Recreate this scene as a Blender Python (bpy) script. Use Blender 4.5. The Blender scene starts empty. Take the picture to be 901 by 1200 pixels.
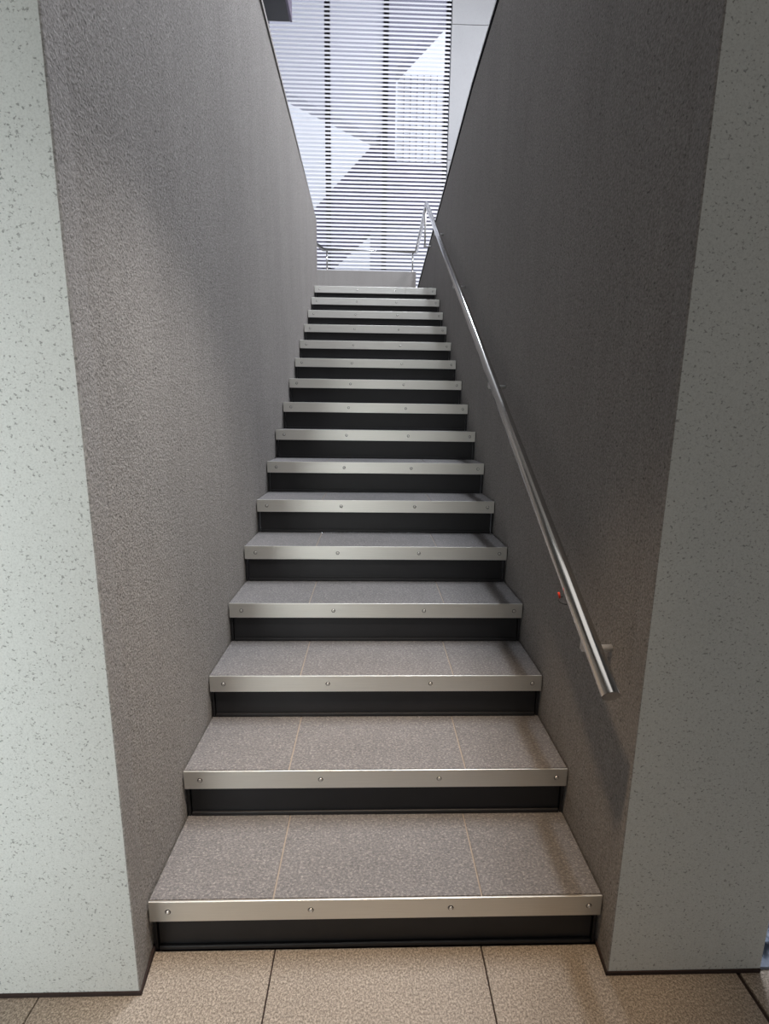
import bpy, bmesh, math, random
from mathutils import Vector, Matrix

random.seed(7)
sc = bpy.context.scene
COL = sc.collection

# ------------------------------------------------------------------ dimensions (metres)
RUN, RISE, N = 0.27, 0.17046, 16
HW = 0.6046                    # half width of a tread
XW = 0.6100                    # inner face of the stair walls
TOP = N * RISE                 # upper landing
LOUVRE_Y = 6.5

# ------------------------------------------------------------------ helpers
class MB:
    """collects shapes into one bmesh"""
    def __init__(self):
        self.bm = bmesh.new()

    def _merge(self, t, mi):
        for f in t.faces:
            f.material_index = mi
        me = bpy.data.meshes.new('tmp')
        t.to_mesh(me); t.free()
        self.bm.from_mesh(me)
        bpy.data.meshes.remove(me)

    def box(self, x0, x1, y0, y1, z0, z1, bevel=0.0, mi=0, seg=2, mat=None):
        t = bmesh.new()
        bmesh.ops.create_cube(t, size=1.0)
        for v in t.verts:
            v.co = Vector(((x0 + x1) / 2 + v.co.x * (x1 - x0), (y0 + y1) / 2 + v.co.y * (y1 - y0),
                           (z0 + z1) / 2 + v.co.z * (z1 - z0)))
        if bevel:
            bmesh.ops.bevel(t, geom=t.edges[:], offset=bevel, segments=seg, profile=0.5, affect='EDGES')
        if mat is not None:
            bmesh.ops.transform(t, matrix=mat, verts=t.verts[:])
        self._merge(t, mi)
        return self

    def tube(self, pts, r, seg=16, mi=0, cap=True):
        """sweep a circle along a polyline with mitred corners"""
        t = bmesh.new()
        pts = [Vector(p) for p in pts]
        n = len(pts)
        dirs = [(pts[i + 1] - pts[i]).normalized() for i in range(n - 1)]
        ref = Vector((0, 0, 1)) if abs(dirs[0].z) < .9 else Vector((1, 0, 0))
        a = dirs[0].cross(ref).normalized()
        rings = []
        for i, p in enumerate(pts):
            if i == 0: tg = dirs[0]
            elif i == n - 1: tg = dirs[-1]
            else: tg = (dirs[i - 1] + dirs[i]).normalized()
            dprev = dirs[max(0, i - 1)]
            a = (a - dprev * a.dot(dprev)).normalized()
            b = dprev.cross(a).normalized()
            ring = []
            for k in range(seg):
                an = 2 * math.pi * k / seg
                o = a * math.cos(an) * r + b * math.sin(an) * r
                den = dprev.dot(tg)
                s = -o.dot(tg) / den if abs(den) > 1e-6 else 0
                ring.append(t.verts.new(p + o + dprev * s))
            rings.append(ring)
            if 0 < i < n - 1:
                d = dirs[i]
                a = (a - d * a.dot(d)).normalized()
        for i in range(n - 1):
            for k in range(seg):
                f = t.faces.new((rings[i][k], rings[i][(k + 1) % seg], rings[i + 1][(k + 1) % seg], rings[i + 1][k]))
                f.smooth = True
        if cap:
            t.faces.new(rings[0][::-1]); t.faces.new(rings[-1])
        bmesh.ops.recalc_face_normals(t, faces=t.faces[:])
        self._merge(t, mi)
        return self

    def prism(self, poly, axis, a, b, mi=0, bevel=0.0):
        """extrude a polygon along an axis; poly gives the two other coordinates in xyz order"""
        t = bmesh.new()
        def P(u, w, d):
            return {'x': (d, u, w), 'y': (u, d, w), 'z': (u, w, d)}[axis]
        lo = [t.verts.new(P(u, w, a)) for u, w in poly]
        hi = [t.verts.new(P(u, w, b)) for u, w in poly]
        m = len(poly)
        t.faces.new(lo); t.faces.new(hi[::-1])
        for i in range(m):
            t.faces.new((lo[i], hi[i], hi[(i + 1) % m], lo[(i + 1) % m]))
        bmesh.ops.recalc_face_normals(t, faces=t.faces[:])
        if bevel:
            bmesh.ops.bevel(t, geom=t.edges[:], offset=bevel, segments=2, profile=0.5, affect='EDGES')
        self._merge(t, mi)
        return self

    def dome(self, c, r, h, axis=Vector((0, -1, 0)), seg=12, mi=0):
        """low button head"""
        t = bmesh.new()
        prof = [(r, 0), (r, h * .35), (r * .85, h * .75), (r * .5, h), (r * .28, h), (r * .22, h * .55)]
        q = axis.to_track_quat('Z', 'Y')
        rings = []
        for rr, z in prof:
            rings.append([t.verts.new(Vector(c) + q @ Vector((rr * math.cos(2 * math.pi * k / seg),
                          rr * math.sin(2 * math.pi * k / seg), z))) for k in range(seg)])
        for i in range(len(rings) - 1):
            for k in range(seg):
                f = t.faces.new((rings[i][k], rings[i][(k + 1) % seg], rings[i + 1][(k + 1) % seg], rings[i + 1][k]))
                f.smooth = True
        t.faces.new(rings[0][::-1]); t.faces.new(rings[-1])
        bmesh.ops.recalc_face_normals(t, faces=t.faces[:])
        self._merge(t, mi)
        return self

    def build(self, name, mats, parent=None, origin=None):
        me = bpy.data.meshes.new(name)
        if origin is not None:
            bmesh.ops.translate(self.bm, verts=self.bm.verts[:], vec=-Vector(origin))
        self.bm.to_mesh(me); self.bm.free()
        for m in (mats if isinstance(mats, (list, tuple)) else [mats]):
            me.materials.append(m)
        o = bpy.data.objects.new(name, me)
        COL.objects.link(o)
        if origin is not None: o.location = origin
        if parent is not None: o.parent = parent
        return o

def thing(name, label, cat, loc=(0, 0, 0), group=None):
    o = bpy.data.objects.new(name, None)
    o.empty_display_size = .1
    COL.objects.link(o)
    o.location = loc
    tag(o, label, cat, group)
    return o

def tag(o, label, cat, group=None):
    o['label'] = label; o['category'] = cat
    if group: o['group'] = group
    return o

def struct(o, label=None):
    o['kind'] = 'structure'
    if label: o['label'] = label
    return o

# ------------------------------------------------------------------ materials
def lin(r, g, b):
    f = lambda c: (c / 255 / 12.92) if c / 255 <= .04045 else ((c / 255 + .055) / 1.055) ** 2.4
    return (f(r), f(g), f(b), 1)

def base_mat(name, color=(.5, .5, .5, 1), rough=.6, metal=0.0, spec=.5):
    m = bpy.data.materials.new(name); m.use_nodes = True
    nt = m.node_tree
    b = nt.nodes['Principled BSDF']
    b.inputs['Base Color'].default_value = color
    b.inputs['Roughness'].default_value = rough
    b.inputs['Metallic'].default_value = metal
    b.inputs['Specular IOR Level'].default_value = spec
    return m, nt, b

def N_(nt, t, **kw):
    n = nt.nodes.new(t)
    for k, v in kw.items():
        if k in n.inputs: n.inputs[k].default_value = v
        else: setattr(n, k, v)
    return n

def coords(nt, scale=(1, 1, 1)):
    tc = nt.nodes.new('ShaderNodeTexCoord')
    mp = nt.nodes.new('ShaderNodeMapping')
    mp.inputs['Scale'].default_value = scale
    nt.links.new(tc.outputs['Object'], mp.inputs['Vector'])
    return mp.outputs['Vector']

def noise(nt, vec, scale, detail=3, rough=.55):
    n = N_(nt, 'ShaderNodeTexNoise')
    n.inputs['Scale'].default_value = scale
    n.inputs['Detail'].default_value = detail
    n.inputs['Roughness'].default_value = rough
    nt.links.new(vec, n.inputs['Vector'])
    return n.outputs['Fac']

def ramp(nt, fac, stops, interp='LINEAR'):
    r = nt.nodes.new('ShaderNodeValToRGB')
    r.color_ramp.interpolation = interp
    el = r.color_ramp.elements
    el[0].position, el[0].color = stops[0]
    el[1].position, el[1].color = stops[-1]
    for p, c in stops[1:-1]:
        e = el.new(p); e.color = c
    nt.links.new(fac, r.inputs['Fac'])
    return r.outputs['Color']

def mixc(nt, fac, a, b, mode='MIX'):
    m = nt.nodes.new('ShaderNodeMix'); m.data_type = 'RGBA'; m.blend_type = mode
    for s, v in ((0, fac), (6, a), (7, b)):
        if hasattr(v, 'is_linked'): nt.links.new(v, m.inputs[s])
        else: m.inputs[s].default_value = v
    return m.outputs[2]

def bump(nt, b, height, strength=.5, dist=.003, prev=None):
    n = nt.nodes.new('ShaderNodeBump')
    n.inputs['Strength'].default_value = strength
    n.inputs['Distance'].default_value = dist
    nt.links.new(height, n.inputs['Height'])
    if prev is not None: nt.links.new(prev, n.inputs['Normal'])
    nt.links.new(n.outputs['Normal'], b.inputs['Normal'])
    return n.outputs['Normal']

G = lambda v: (v, v, v, 1)

def rough_plaster(name, col):
    """sanded grey render with trowel marks"""
    m, nt, b = base_mat(name, col, .9, spec=.2)
    v = coords(nt)
    vs = coords(nt, (1, 1, .22))
    grain = noise(nt, v, 175, 3, .65)
    coarse = noise(nt, v, 70, 3, .6)
    patch = noise(nt, vs, 3.2, 4, .6)
    pits = ramp(nt, noise(nt, v, 130, 2, .5), [(.28, G(.35)), (.38, G(1))])
    drag = noise(nt, coords(nt, (1, 1, .12)), 26, 3, .6)
    c = mixc(nt, patch, tuple(x * .86 for x in col[:3]) + (1,), tuple(min(1, x * 1.14) for x in col[:3]) + (1,))
    c = mixc(nt, 1.0, c, ramp(nt, grain, [(.28, G(.62)), (.72, G(1.38))]), 'MULTIPLY')
    c = mixc(nt, .8, c, pits, 'MULTIPLY')
    c = mixc(nt, .16, c, ramp(nt, drag, [(.3, G(.75)), (.6, G(1.1))]), 'MULTIPLY')
    nt.links.new(c, b.inputs['Base Color'])
    n1 = bump(nt, b, grain, .8, .004)
    n2 = bump(nt, b, coarse, .35, .005, n1)
    bump(nt, b, patch, .25, .02, n2)
    return m

def pitted_concrete(name, col, dark=.45):
    """smooth pale wall with many tiny dark pits"""
    m, nt, b = base_mat(name, col, .75, spec=.3)
    v = coords(nt)
    vp = coords(nt, (1, 1, 1.15))
    pn = noise(nt, vp, 150, 3, .55)
    pits = ramp(nt, pn, [(.32, G(dark)), (.40, G(1))])
    fine = ramp(nt, noise(nt, v, 300, 1, .5), [(.25, G(.88)), (.6, G(1.05))])
    cloud = noise(nt, v, 2.3, 4, .6)
    c = mixc(nt, cloud, tuple(x * .93 for x in col[:3]) + (1,), tuple(min(1, x * 1.06) for x in col[:3]) + (1,))
    c = mixc(nt, .9, c, pits, 'MULTIPLY')
    c = mixc(nt, .8, c, fine, 'MULTIPLY')
    nt.links.new(c, b.inputs['Base Color'])
    n1 = bump(nt, b, pits, .4, .002)
    bump(nt, b, noise(nt, v, 30, 3, .6), .12, .006, n1)
    return m

def slate(name, col, fleck, scale=120, fl=.35):
    m, nt, b = base_mat(name, col, .62, spec=.45)
    v = coords(nt)
    big = noise(nt, v, 7, 5, .65)
    mid = noise(nt, coords(nt, (1, 1.5, 1)), scale * .62, 6, .8)
    fine = noise(nt, v, scale * 2.2, 2, .6)
    c = mixc(nt, big, tuple(x * .75 for x in col[:3]) + (1,), tuple(x * 1.25 for x in col[:3]) + (1,))
    c = mixc(nt, ramp(nt, mid, [(.52, G(0)), (.64, G(fl * 1.8))]), c, fleck)
    c = mixc(nt, ramp(nt, fine, [(.52, G(0)), (.75, G(fl))]), c, fleck)
    c = mixc(nt, ramp(nt, mid, [(.33, G(.85)), (.48, G(0))]), c, tuple(x * .42 for x in col[:3]) + (1,))
    nt.links.new(c, b.inputs['Base Color'])
    n1 = bump(nt, b, mid, .35, .003)
    bump(nt, b, fine, .25, .001, n1)
    return m

def granite(name, c0, c1, c2):
    m, nt, b = base_mat(name, c0, .55, spec=.45)
    v = coords(nt)
    g = noise(nt, v, 200, 5, .82)
    g2 = noise(nt, v, 480, 2, .6)
    c = ramp(nt, g, [(.38, c1), (.5, c0), (.62, c2)])
    c = mixc(nt, ramp(nt, g2, [(.54, G(0)), (.68, G(.7))]), c, c2)
    c = mixc(nt, .6, c, ramp(nt, noise(nt, v, 4, 4, .6), [(.3, G(.85)), (.7, G(1.12))]), 'MULTIPLY')
    nt.links.new(c, b.inputs['Base Color'])
    bump(nt, b, g, .2, .0015)
    return m

def metal(name, col, rough, streak=(1, 60, 60), var=.12):
    m, nt, b = base_mat(name, col, rough, 1.0)
    n = noise(nt, coords(nt, streak), 14, 4, .6)
    r = nt.nodes.new('ShaderNodeMapRange')
    r.inputs['From Min'].default_value = .3; r.inputs['From Max'].default_value = .7
    r.inputs['To Min'].default_value = rough - var / 2; r.inputs['To Max'].default_value = rough + var / 2
    nt.links.new(n, r.inputs['Value']); nt.links.new(r.outputs['Result'], b.inputs['Roughness'])
    c = mixc(nt, n, tuple(x * .86 for x in col[:3]) + (1,), tuple(min(1, x * 1.1) for x in col[:3]) + (1,))
    nt.links.new(c, b.inputs['Base Color'])
    return m

def plain(name, col, rough=.6, spec=.4, var=.1, scale=20, metal_=0.0):
    m, nt, b = base_mat(name, col, rough, metal_, spec)
    n = noise(nt, coords(nt), scale, 3, .6)
    c = mixc(nt, n, tuple(x * (1 - var) for x in col[:3]) + (1,), tuple(min(1, x * (1 + var)) for x in col[:3]) + (1,))
    nt.links.new(c, b.inputs['Base Color'])
    return m

M = {}
M['inner'] = rough_plaster('grey sanded plaster', (.29, .276, .266, 1))
M['pier'] = pitted_concrete('pale pitted plaster', (.62, .64, .625, 1))
M['white_panel'] = pitted_concrete('white concrete panel', (.37, .375, .39, 1), .8)
M['tread'] = slate('dark slate tile', (.150, .145, .149, 1), (.46, .43, .41, 1), 210, .34)
M['grout'] = plain('brown grout', (.32, .275, .235, 1), .9, .2, .2, 60)
M['floor'] = granite('brown grey granite', (.25, .215, .18, 1), (.10, .08, .062, 1), (.50, .44, .375, 1))
M['nosing'] = metal('brushed stainless strip', (.78, .77, .73, 1), .46, (.6, 40, 40))
M['steel'] = plain('stainless tube', (.66, .65, .64, 1), .15, .5, .02, 6, 1.0)
M['screw'] = plain('steel screw', (.75, .73, .70, 1), .3, .5, .05, 50, 1.0)
M['hall'] = plain('grey hall paint', (.30, .30, .30, 1), .8, .3, .04)
M['riser'] = plain('black painted riser', (.012, .012, .014, 1), .5, .4, .35, 9)
M['joint'] = plain('dark brown joint', (.035, .024, .022, 1), .8, .2, .3, 30)
M['white'] = plain('white paint', (.78, .78, .78, 1), .7, .3, .04)
M['slat'] = plain('white enamelled aluminium', (.76, .77, .81, 1), .4, .5, .03)
M['dark_metal'] = plain('dark violet grey mullion', (.022, .018, .034, 1), .5, .4, .1)
M['black'] = plain('black casing', (.02, .02, .025, 1), .45, .4, .15, 12)
M['box_side'] = plain('violet grey panel', (.16, .14, .19, 1), .6, .3, .06)
M['matt_black'] = plain('matt black seal', (.006, .006, .009, 1), .9, .1, .2)
M['satin'] = plain('satin steel fitting', (.72, .71, .70, 1), .42, .5, .03, 8, .55)
M['ext_white'] = plain('sunlit white render', (.88, .88, .90, 1), .9, .1, .03, 2)
M['ext_grey'] = plain('light grey render', (.25, .24, .29, 1), .9, .1, .06, 2)
M['ext_dark'] = plain('dark roofing', (.105, .09, .14, 1), .8, .2, .1, 3)
M['ext_pale'] = plain('pale lilac render', (.44, .43, .48, 1), .9, .1, .05, 2)
M['ext_panel'] = plain('translucent white panel', (.93, .93, .95, 1), .5, .3, .02, 3)
M['paving'] = plain('pale paving', (.6, .6, .6, 1), .9, .2, .1, 3)
M['slate_chip'] = plain('blue grey slate chips', (.20, .24, .32, 1), .35, .5, .7, 25)
M['red'] = plain('red plastic', (.75, .05, .02, 1), .4, .5, .05)

def glass_mat():
    m = bpy.data.materials.new('clear window glass'); m.use_nodes = True
    nt = m.node_tree; nt.nodes.remove(nt.nodes['Principled BSDF'])
    out = nt.nodes['Material Output']
    tr = nt.nodes.new('ShaderNodeBsdfTransparent'); gl = nt.nodes.new('ShaderNodeBsdfGlossy')
    gl.inputs['Roughness'].default_value = .02
    tr.inputs['Color'].default_value = (.94, .95, .97, 1)
    fr = nt.nodes.new('ShaderNodeFresnel'); fr.inputs['IOR'].default_value = 1.45
    mx = nt.nodes.new('ShaderNodeMixShader')
    nt.links.new(fr.outputs[0], mx.inputs[0]); nt.links.new(tr.outputs[0], mx.inputs[1]); nt.links.new(gl.outputs[0], mx.inputs[2])
    nt.links.new(mx.outputs[0], out.inputs['Surface'])
    return m
M['glass'] = glass_mat()

# ------------------------------------------------------------------ the setting
# floor: big granite tiles with open joints over a dark bed
f = MB()
xs = [-2.6, -1.41, -.845, -.279, .2855, .952, 1.9, 3.0]
ys = [-4.5, -3.75, -3.0, -2.25, -1.5, -.75, .012]
for i in range(len(xs) - 1):
    for j in range(len(ys) - 1):
        gx1 = .006 if abs(xs[i + 1] - .952) < .01 else .0018
        gx0 = .006 if abs(xs[i] - .952) < .01 else .0018
        f.box(xs[i] + gx0, xs[i + 1] - gx1, ys[j] + .0018, ys[j + 1] - .0018, -.03, 0, .0012, 0)
f.box(-2.6, 3.0, -4.5, 4.3, -.09, -.006, 0, 1)
struct(f.build('floor', [M['floor'], M['joint']]))

def wall_top(y, side):
    if side > 0: return 3.55 if y < 2.5 else 3.55 - (y - 2.5) * .0776
    return 3.56 if y < 2.0 else 3.56 - (y - 2.0) * .051

def stair_wall(name, side, xf, yf, xout, yend):
    """one plastered wall: face on the stair plus the pale pier face on the hall"""
    bm = bmesh.new()
    s = side
    bend = 2.5 if s > 0 else 2.0
    inner = [(s * abs(xf), yf), (s * XW, .0), (s * XW, bend), (s * XW, yend)]
    if s < 0: outer = [(xout, yend), (xout, bend), (xout, .0), (xout, yf)]
    else: outer = [(.76, yend), (.76, bend), (.76, .34), (xout, .34), (xout, yf)]
    plan = inner + outer
    lo = [bm.verts.new((x, y, -.0)) for x, y in plan]
    hi = [bm.verts.new((x, y, wall_top(y, s))) for x, y in plan]
    n = len(plan)
    for i in range(n):
        fc = bm.faces.new((lo[i], lo[(i + 1) % n], hi[(i + 1) % n], hi[i]))
        fc.material_index = 1 if i == n - 1 else 0
    bm.faces.new(lo[::-1])
    # flat top at the inner edge height, in strips
    bmesh.ops.triangulate(bm, faces=[bm.faces.new(hi)], ngon_method='EAR_CLIP')
    bmesh.ops.recalc_face_normals(bm, faces=bm.faces[:])
    e = [ed for ed in bm.edges if all(v in (lo[0], hi[0]) for v in ed.verts)]
    bmesh.ops.bevel(bm, geom=e, offset=.004, segments=2, profile=.5, affect='EDGES')
    mb = MB(); mb.bm.free(); mb.bm = bm
    return struct(mb.build(name, [M['inner'], M['pier']]))

stair_wall('wall_left', -1, -.595, -.089, -2.6, 4.37)
stair_wall('wall_right', 1, .601, -.065, 1.011, 6.42)

# thin dark joint where the walls meet the floor
t = MB()
t.box(-2.6, -.592, -.0925, -.0885, 0, .011, .001)
t.prism([(-.595, -.092), (-.5915, -.092), (-.603, .02), (-.611, .02)], 'z', 0, .012)
struct(t.build('trim_1', M['joint']))
t = MB()
t.box(.598, 1.011, -.0685, -.0645, 0, .011, .001)
t.prism([(.601, -.068), (.5975, -.068), (.605, .02), (.611, .02)], 'z', 0, .012)
struct(t.build('trim_2', M['joint']))

# metal capping along the top of the right wall
t = MB()
def cap_run(x0, x1, h0, h1, mi):
    pts = [(-.064, wall_top(-.064, 1)), (2.5, wall_top(2.5, 1)), (6.42, wall_top(6.42, 1))]
    for (ya, za), (yb, zb) in zip(pts, pts[1:]):
        t.prism([(ya, za + h0), (yb, zb + h0), (yb, zb + h1), (ya, za + h1)], 'x', x0, x1, mi)
cap_run(.6045, .765, .001, .024, 0)
cap_run(.6040, .620, .0242, .036, 1)
struct(t.build('trim_3', [M['matt_black'], M['nosing']]))

# upper landing and its low upstand
t = MB()
t.box(-2.6, XW - .006, 4.325, 6.0, TOP - .25, TOP, .002, 0)
struct(t.build('trim_4', [M['tread']]))
t = MB()
t.box(-2.6, .562, 6.0, 6.12, TOP - .25, 3.431, .004)
struct(t.build('wall_landing', [M['inner']]))

# upper hall shell
t = MB(); t.box(-2.8, -2.6, -4.7, 6.9, 0, 8.0)
struct(t.build('wall_far_left', [M['hall']]))
t = MB(); t.box(3.0, 3.2, -4.7, 6.9, 0, 8.0)
struct(t.build('wall_far_right', [M['hall']]))
t = MB(); t.box(-2.6, 3.0, -4.7, -4.5, 0, 3.1)
struct(t.build('wall_back', [M['hall']]))
t = MB(); t.box(-2.6, 3.0, -4.5, -.30, 3.0, 3.15)
struct(t.build('ceiling', [M['white']]))
t = MB(); t.box(-2.6, 3.0, -.30, -.16, 3.15, 8.0)
struct(t.build('wall_front', [M['hall']]))
t = MB(); t.box(-2.8, 3.2, -.30, 6.9, 8.0, 8.15)
struct(t.build('ceiling_upper', [M['hall']]))
# white concrete wall beside the louvres, in panels
t = MB()
for z0, z1 in ((0.0, 3.4), (3.4, 5.03), (5.03, 6.66), (6.66, 8.0)):
    t.box(1.006, 3.0, 6.47, 6.75, z0 + .003, z1 - .003, .003, 0)
t.box(1.012, 3.0, 6.485, 6.74, 0, 8.0, 0, 1)
struct(t.build('wall_far', [M['white_panel'], M['grout']]))

t = MB(); t.box(-2.6, 1.0, 6.42, 6.75, 0, 2.5, .004)
struct(t.build('wall_sill', [M['inner']]))
# the window wall behind the louvres: mullions and glass
w = bpy.data.objects.new('window_1', None); COL.objects.link(w); w.location = (0, 6.62, 0); struct(w)
for x in (-2.30, -1.50, -.675, .129, .985):
    m_ = MB(); m_.box(x - .036, x + .036, 6.575, 6.68, 2.3, 8.0, .003)
    m_.build('mullion', M['dark_metal'], w, (0, 6.62, 0)).location = (0, 0, 0)
g = MB()
for a, b_ in ((-2.264, -1.536), (-1.464, -.711), (-.639, .093), (.165, .949)):
    g.box(a, b_, 6.63, 6.636, 2.3, 8.0)
g.build('pane', M['glass'], w, (0, 6.62, 0)).location = (0, 0, 0)

# ------------------------------------------------------------------ the stair: sixteen steps
ORD = ['first', 'second', 'third', 'fourth', 'fifth', 'sixth', 'seventh', 'eighth', 'ninth', 'tenth',
       'eleventh', 'twelfth', 'thirteenth', 'fourteenth', 'fifteenth', 'sixteenth']

def children(o): return [c for c in bpy.data.objects if c.parent == o]

def make_step(name='stair_step', last=False):
    root = thing(name, '', 'step', (0, 0, 0), 'steps of the staircase')
    # three slate tiles on a grout bed
    m = MB()
    J = .279
    for a, b_ in ((-HW, -J - .0022), (-J + .0022, J - .0022), (J + .0022, HW)):
        m.box(a, b_, .0085, RUN + .018, RISE - .022, RISE, .0012, 0)
    m.box(-HW + .001, HW - .001, .006, RUN + .017, RISE - .055, RISE - .003, 0, 1)
    m.build('tread', [M['tread'], M['grout']], root)
    # stainless nosing strip with button head screws
    m = MB()
    if last:
        m.box(-HW, .296, 0, .005, RISE - .061, RISE + .001, .0012)
        m.box(.2975, HW, 0, .005, RISE - .061, RISE + .001, .0012)
    else:
        m.box(-HW, HW, 0, .005, RISE - .061, RISE + .001, .0012)
    ns = m.build('nosing', M['nosing'], root)
    for x in (-.555, -.179, .195, .570):
        s = MB(); s.dome((0, 0, 0), .0060, .0034); s.dome((0, .0002, 0), .0080, .0005, mi=1)
        so = s.build('screw', [M['screw'], M['black']], ns)
        so.location = (x, -.0001, RISE - .030)
    # recessed black riser with a lip at its foot
    m = MB()
    m.box(-HW + .012, HW - .012, .020, .030, .0005, RISE - .058, .001)
    m.box(-HW + .012, HW - .012, .012, .022, .0005, .014, .003)
    m.box(-HW + .001, -HW + .009, .014, .030, .0005, RISE - .058, .001)
    m.box(HW - .009, HW - .001, .014, .030, .0005, RISE - .058, .001)
    m.build('riser', M['riser'], root)
    return root

def dup(root):
    r = root.copy(); COL.objects.link(r)
    for ch in children(root):
        c = ch.copy(); COL.objects.link(c); c.parent = r
        for gch in children(ch):
            d = gch.copy(); COL.objects.link(d); d.parent = c
    return r

proto = make_step()
steps = [proto] + [dup(proto) for k in range(14)] + [make_step('stair_step', True)]
for k, st in enumerate(steps):
    st.location = (0, k * RUN, k * RISE)
    if k == 0: lb = 'lowest stair step, standing on the brown granite floor, widest in view'
    elif k == 15: lb = 'topmost stair step, at the upper landing, its steel nosing with a seam'
    else: lb = '%s stair step counted from the floor, slate tread, steel nosing, black riser' % ORD[k]
    st['label'] = lb

# ------------------------------------------------------------------ handrail
RX, RR = .535, .0215
rz = lambda y: .836 + .627 * y
hr = thing('handrail', 'brushed stainless tube handrail rising along the right wall and around the landing', 'handrail', (RX, -.05, rz(-.05)))
YP = 4.555; ZP = rz(YP)
def part(mb, name, mat, parent=hr):
    return mb.build(name, mat, parent, (RX, -.05, rz(-.05)))
def fix(o): o.location = (0, 0, 0); return o
m = MB(); m.tube([(RX, -.060, rz(-.060)), (RX, YP, ZP), (.561, 6.05, ZP), (-.700, 6.05, ZP + .01), (-1.30, 6.05, ZP + .42)], RR, 24)
fix(part(m, 'rail', M['steel']))
for y in (.099, 1.292, 2.491, 3.690):
    z = rz(y) - .058
    m = MB()
    m.tube([(XW + .001, y, z), (RX - .004, y, z)], .0095, 18)
    m.tube([(RX, y, z - .002), (RX, y, rz(y) - .012)], .009, 14)
    fix(part(m, 'bracket', M['satin']))
m = MB()
yb, zb = 4.64, 3.305
m.tube([(RX + .002, yb, ZP - .005), (RX + .002, yb, zb)], .0105, 14)
m.tube([(RX - .010, yb, zb), (XW, yb, zb)], .0105, 14)
fix(part(m, 'bracket', M['satin']))
for x in (-.655, .515):
    m = MB()
    m.tube([(x, 6.055, ZP), (x, 6.055, 3.428)], .011, 14)
    m.tube([(x, 6.055, 3.436), (x, 6.055, 3.430)], .03, 20)
    fix(part(m, 'post', M['steel']))

# small red tipped wire loop under the rail
m = MB()
yy = .20
pts = []
for i in range(11):
    a = math.pi * (.1 + .9 * i / 10)
    pts.append((RX - .014 - .020 * math.sin(a), yy + .010 * math.cos(a), rz(yy) - .020 - .016 * (1 - math.cos(a)) * .5))
ct = thing('wire_tie', 'tiny black wire loop with a red tip hanging under the lower handrail', 'wire', (RX, yy, rz(yy) - .02))
m.tube(pts, .0015, 8); o = m.build('loop', M['black'], ct, (RX, yy, rz(yy) - .02)); o.location = (0, 0, 0)
m = MB(); m.tube([pts[2], (pts[2][0] - .004, pts[2][1], pts[2][2] + .016)], .003, 10)
o = m.build('tip', M['red'], ct, (RX, yy, rz(yy) - .02)); o.location = (0, 0, 0)

# ------------------------------------------------------------------ louvre screen
lv = thing('louver_screen', 'tall screen of white horizontal slats across the window above the landing', 'louver', (0, LOUVRE_Y, 2.5))
m = MB()
PITCH, WID, TH = .0505, .046, .003
TILT = math.radians(58)
m.box(-2.45, 1.0, LOUVRE_Y - .03, LOUVRE_Y + .07, 2.5, 2.525, .003)
z = 2.56
while z < 7.9:
    R = Matrix.Translation((0, LOUVRE_Y, z)) @ Matrix.Rotation(TILT, 4, 'X')
    m.box(-2.45, 1.0, -WID / 2, WID / 2, -TH / 2, TH / 2, 0, 0, mat=R)
    z += PITCH
o = m.build('slat_panel', M['slat'], lv, (0, LOUVRE_Y, 2.5)); o.location = (0, 0, 0)
for x in (-2.30, -1.50, -.675, .129, .985):
    m = MB(); m.box(x - .008, x + .008, LOUVRE_Y + .022, LOUVRE_Y + .073, 2.5, 7.95, .001)
    o = m.build('bracket_strip', M['dark_metal'], lv, (0, LOUVRE_Y, 2.5)); o.location = (0, 0, 0)

# ------------------------------------------------------------------ black box hanging at top left
bx = thing('hanging_box', 'black box hanging from above in front of the louvers, cut by the frame', 'box', (-1.2, 4.0, 5.95))
m = MB(); m.box(-1.50, -1.012, 2.6, 5.5, 5.95, 6.5, .006)
for y in (3.3, 4.4): m.box(-1.50, -1.013, y - .003, y + .003, 5.949, 5.96, 0)
o = m.build('casing', M['black'], bx, (-1.2, 4.0, 5.95)); o.location = (0, 0, 0)
m = MB(); m.box(-1.013, -.985, 2.6, 5.51, 5.955, 6.5, .003)
o = m.build('side_panel', M['box_side'], bx, (-1.2, 4.0, 5.95)); o.location = (0, 0, 0)
for y in (3.1, 5.0):
    m = MB(); m.tube([(-1.25, y, 6.49), (-1.25, y, 8.0)], .015, 12)
    o = m.build('hanger', M['black'], bx, (-1.2, 4.0, 5.95)); o.location = (0, 0, 0)

# ------------------------------------------------------------------ outside, behind the louvres
t = MB(); t.box(-14, 14, 6.95, 40, -.4, -.1); struct(t.build('ground', [M['paving']]))
nb = thing('white_building', 'white rendered building filling the view behind the louvers', 'building', (0, 14.0, -.1))
m = MB(); m.box(-8, 8, 14.0, 17.0, -.1, 16.0, .01)
o = m.build('facade', M['ext_white'], nb, (0, 14, -.1)); o.location = (0, 0, 0)
gb = thing('gabled_building', 'dark roofed building with sloping gable edge seen low through the louvers', 'building', (0, 11.0, -.1))
m = MB()
m.prism([(-1.55, 5.95), (.195, 7.715), (.489, 7.14), (3.2, 7.14), (3.2, 5.88), (.257, 5.88), (-.113, 5.72), (-.95, 5.0), (-1.55, 4.75)], 'y', 11.0, 11.4)
o = m.build('roof', M['ext_dark'], gb, (0, 11, -.1)); o.location = (0, 0, 0)
m = MB(); m.prism([(-.1, -.1), (3.2, -.1), (3.2, 5.9), (-.1, 5.9)], 'y', 11.1, 11.35)
m.box(-1.4, -.95, 11.1, 11.35, -.1, 5.0, .005)
o = m.build('wall', M['ext_grey'], gb, (0, 11, -.1)); o.location = (0, 0, 0)
m = MB(); m.box(.489, 1.66, 11.2, 11.3, 7.14, 8.95, .004)
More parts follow.
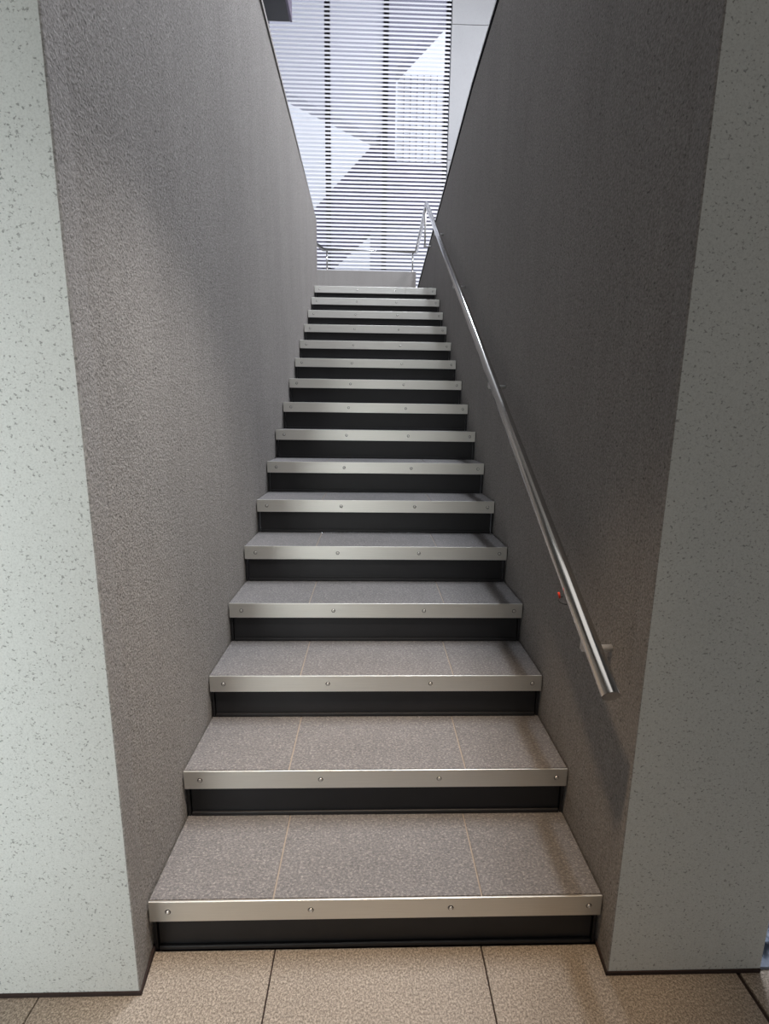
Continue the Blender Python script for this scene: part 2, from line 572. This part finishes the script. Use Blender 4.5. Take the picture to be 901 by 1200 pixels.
for i in range(1, 8):
    m.box(.489 + i * 1.17 / 8 - .012, .489 + i * 1.17 / 8 + .012, 11.18, 11.32, 7.14, 8.95, .002, 1)
for i in range(1, 12):
    m.box(.489, 1.66, 11.18, 11.32, 7.14 + i * 1.81 / 12 - .010, 7.14 + i * 1.81 / 12 + .010, .002, 1)
o = m.build('grid_panel', [M['ext_panel'], M['ext_pale']], gb, (0, 11, -.1)); o.location = (0, 0, 0)
cb = thing('grey_canopy', 'light grey block with slanting edge seen high through the louvers', 'canopy', (0, 10.0, 7.0))
m = MB()
m.prism([(-3.5, 11.5), (.12, 11.5), (.12, 7.2), (.02, 7.1), (-.9, 7.5), (-3.5, 8.6)], 'y', 10.0, 10.4)
o = m.build('soffit', M['ext_pale'], cb, (0, 10, 7.0)); o.location = (0, 0, 0)
m = MB(); m.prism([(.12, 11.5), (2.5, 11.5), (2.5, 10.9), (1.4, 9.28), (.40, 8.30), (.40, 6.9), (.12, 6.9)], 'y', 9.95, 10.4)
o = m.build('fascia', M['ext_grey'], cb, (0, 10, 7.0)); o.location = (0, 0, 0)
m = MB(); m.box(-3.5, -2.6, 10.05, 10.35, -.1, 8.7, .01)
o = m.build('column', M['ext_pale'], cb, (0, 10, 7.0)); o.location = (0, 0, 0)

# ------------------------------------------------------------------ slate chips past the right pier
m = MB()
m.box(1.013, 1.7, -.06, .9, 0, .008)
for i in range(700):
    x = random.uniform(1.03, 1.6); y = random.uniform(-.04, .8); z = random.uniform(.0, .035)
    t = bmesh.new()
    bmesh.ops.create_icosphere(t, subdivisions=1, radius=random.uniform(.014, .032))
    S = Matrix.Diagonal((random.uniform(.6, 1.3), random.uniform(.5, 1.1), random.uniform(.18, .4), 1))
    Rm = Matrix.Rotation(random.uniform(0, 6.28), 4, 'Z') @ Matrix.Rotation(random.uniform(-.8, .8), 4, 'X')
    for v in t.verts: v.co *= random.uniform(.8, 1.15)
    bmesh.ops.transform(t, matrix=Matrix.Translation((x, y, z + .012)) @ Rm @ S, verts=t.verts[:])
    m._merge(t, 0)
ch = m.build('slate_chippings', M['slate_chip'])
tag(ch, 'bed of blue grey slate chippings beyond the right pier', 'gravel'); ch['kind'] = 'stuff'

# ------------------------------------------------------------------ light
def area(name, loc, rot, sx, sy, power, col):
    l = bpy.data.lights.new(name, 'AREA'); l.shape = 'RECTANGLE'; l.size = sx; l.size_y = sy
    l.energy = power; l.color = col
    o = bpy.data.objects.new(name, l); COL.objects.link(o); o.location = loc; o.rotation_euler = rot
    return o
def aim(o, target):
    o.rotation_euler = (Vector(target) - o.location).to_track_quat('-Z', 'Y').to_euler()

sky = area('skylight', (.80, 1.4, 7.9), (0, 0, 0), .6, 2.6, 400, (.88, .93, 1.0))
wall_fill = area('left_wall_fill', (2.5, 3.5, 7.75), (0, 0, 0), 1.2, 2.6, 640, (.98, .97, 1.0)); aim(wall_fill, (-.6, 2.3, 1.0))  # added lamp, brightens the left stair wall from the upper right
pier_fill = area('left_pier_fill', (-1.25, -1.9, 1.2), (0, 0, 0), 1.0, 2.3, 8.3, (.95, 1.0, .985)); aim(pier_fill, (-1.15, -.09, 1.05)); pier_fill.data.spread = math.radians(60)  # added source free-standing in the hall, beam narrowed onto the left pier
gl = area('nosing_fill', (.0, -4.42, 1.6), (math.radians(90), 0, 0), 3.2, 2.2, 19, (1, .97, .92))  # unseen panel behind the camera, added so the nosings have brightness to reflect
def spot(name, loc, target, power, deg, blend, col, size=.05):
    l = bpy.data.lights.new(name, 'SPOT'); l.shadow_soft_size = size; l.energy = power; l.color = col
    l.spot_size = math.radians(deg); l.spot_blend = blend
    o = bpy.data.objects.new(name, l); COL.objects.link(o); o.location = loc; aim(o, target)
    return o
spot('downlight', (.0, -.22, 2.98), (0, .06, 0), 178, 42, .9, (1, .72, .46), .06)
spot('left_wall_fill_spot', (.47, -.40, 2.97), (-.6, .72, .36), 165, 52, 1.0, (1, .94, .86), .06)  # added fill spot for the lower left stair wall, cone kept off the right

wd = bpy.data.worlds.new('World'); sc.world = wd; wd.use_nodes = True
bg = wd.node_tree.nodes['Background']
bg.inputs['Color'].default_value = (.86, .91, 1.0, 1); bg.inputs['Strength'].default_value = 1.9

# ------------------------------------------------------------------ camera
F, PITCHC, YAW, ROLL = 565.19, .1863, .0279, -.0126
cy, sy, cp, sp = math.cos(YAW), math.sin(YAW), math.cos(PITCHC), math.sin(PITCHC)
fw = Vector((sy * cp, cy * cp, -sp)); rt = Vector((cy, -sy, 0)); dn = fw.cross(rt)
c_, s_ = math.cos(ROLL), math.sin(ROLL)
r2 = c_ * rt + s_ * dn; d2 = -s_ * rt + c_ * dn
cam = bpy.data.cameras.new('Camera'); co = bpy.data.objects.new('Camera', cam); COL.objects.link(co)
mw = Matrix.Identity(4)
for i in range(3):
    mw[i][0] = r2[i]; mw[i][1] = -d2[i]; mw[i][2] = -fw[i]
mw[0][3], mw[1][3], mw[2][3] = -.0260, -1.0694, 1.4212
co.matrix_world = mw
cam.sensor_fit = 'VERTICAL'; cam.sensor_height = 36.0; cam.sensor_width = 27.03
cam.lens = 36.0 * F / 1200
cam.clip_start = .02; cam.clip_end = 200
sc.camera = co

sc.view_settings.view_transform = 'Standard'
sc.view_settings.look = 'None'
sc.view_settings.gamma = 1.0
sc.view_settings.use_curve_mapping = False
sc.view_settings.exposure = 0.0
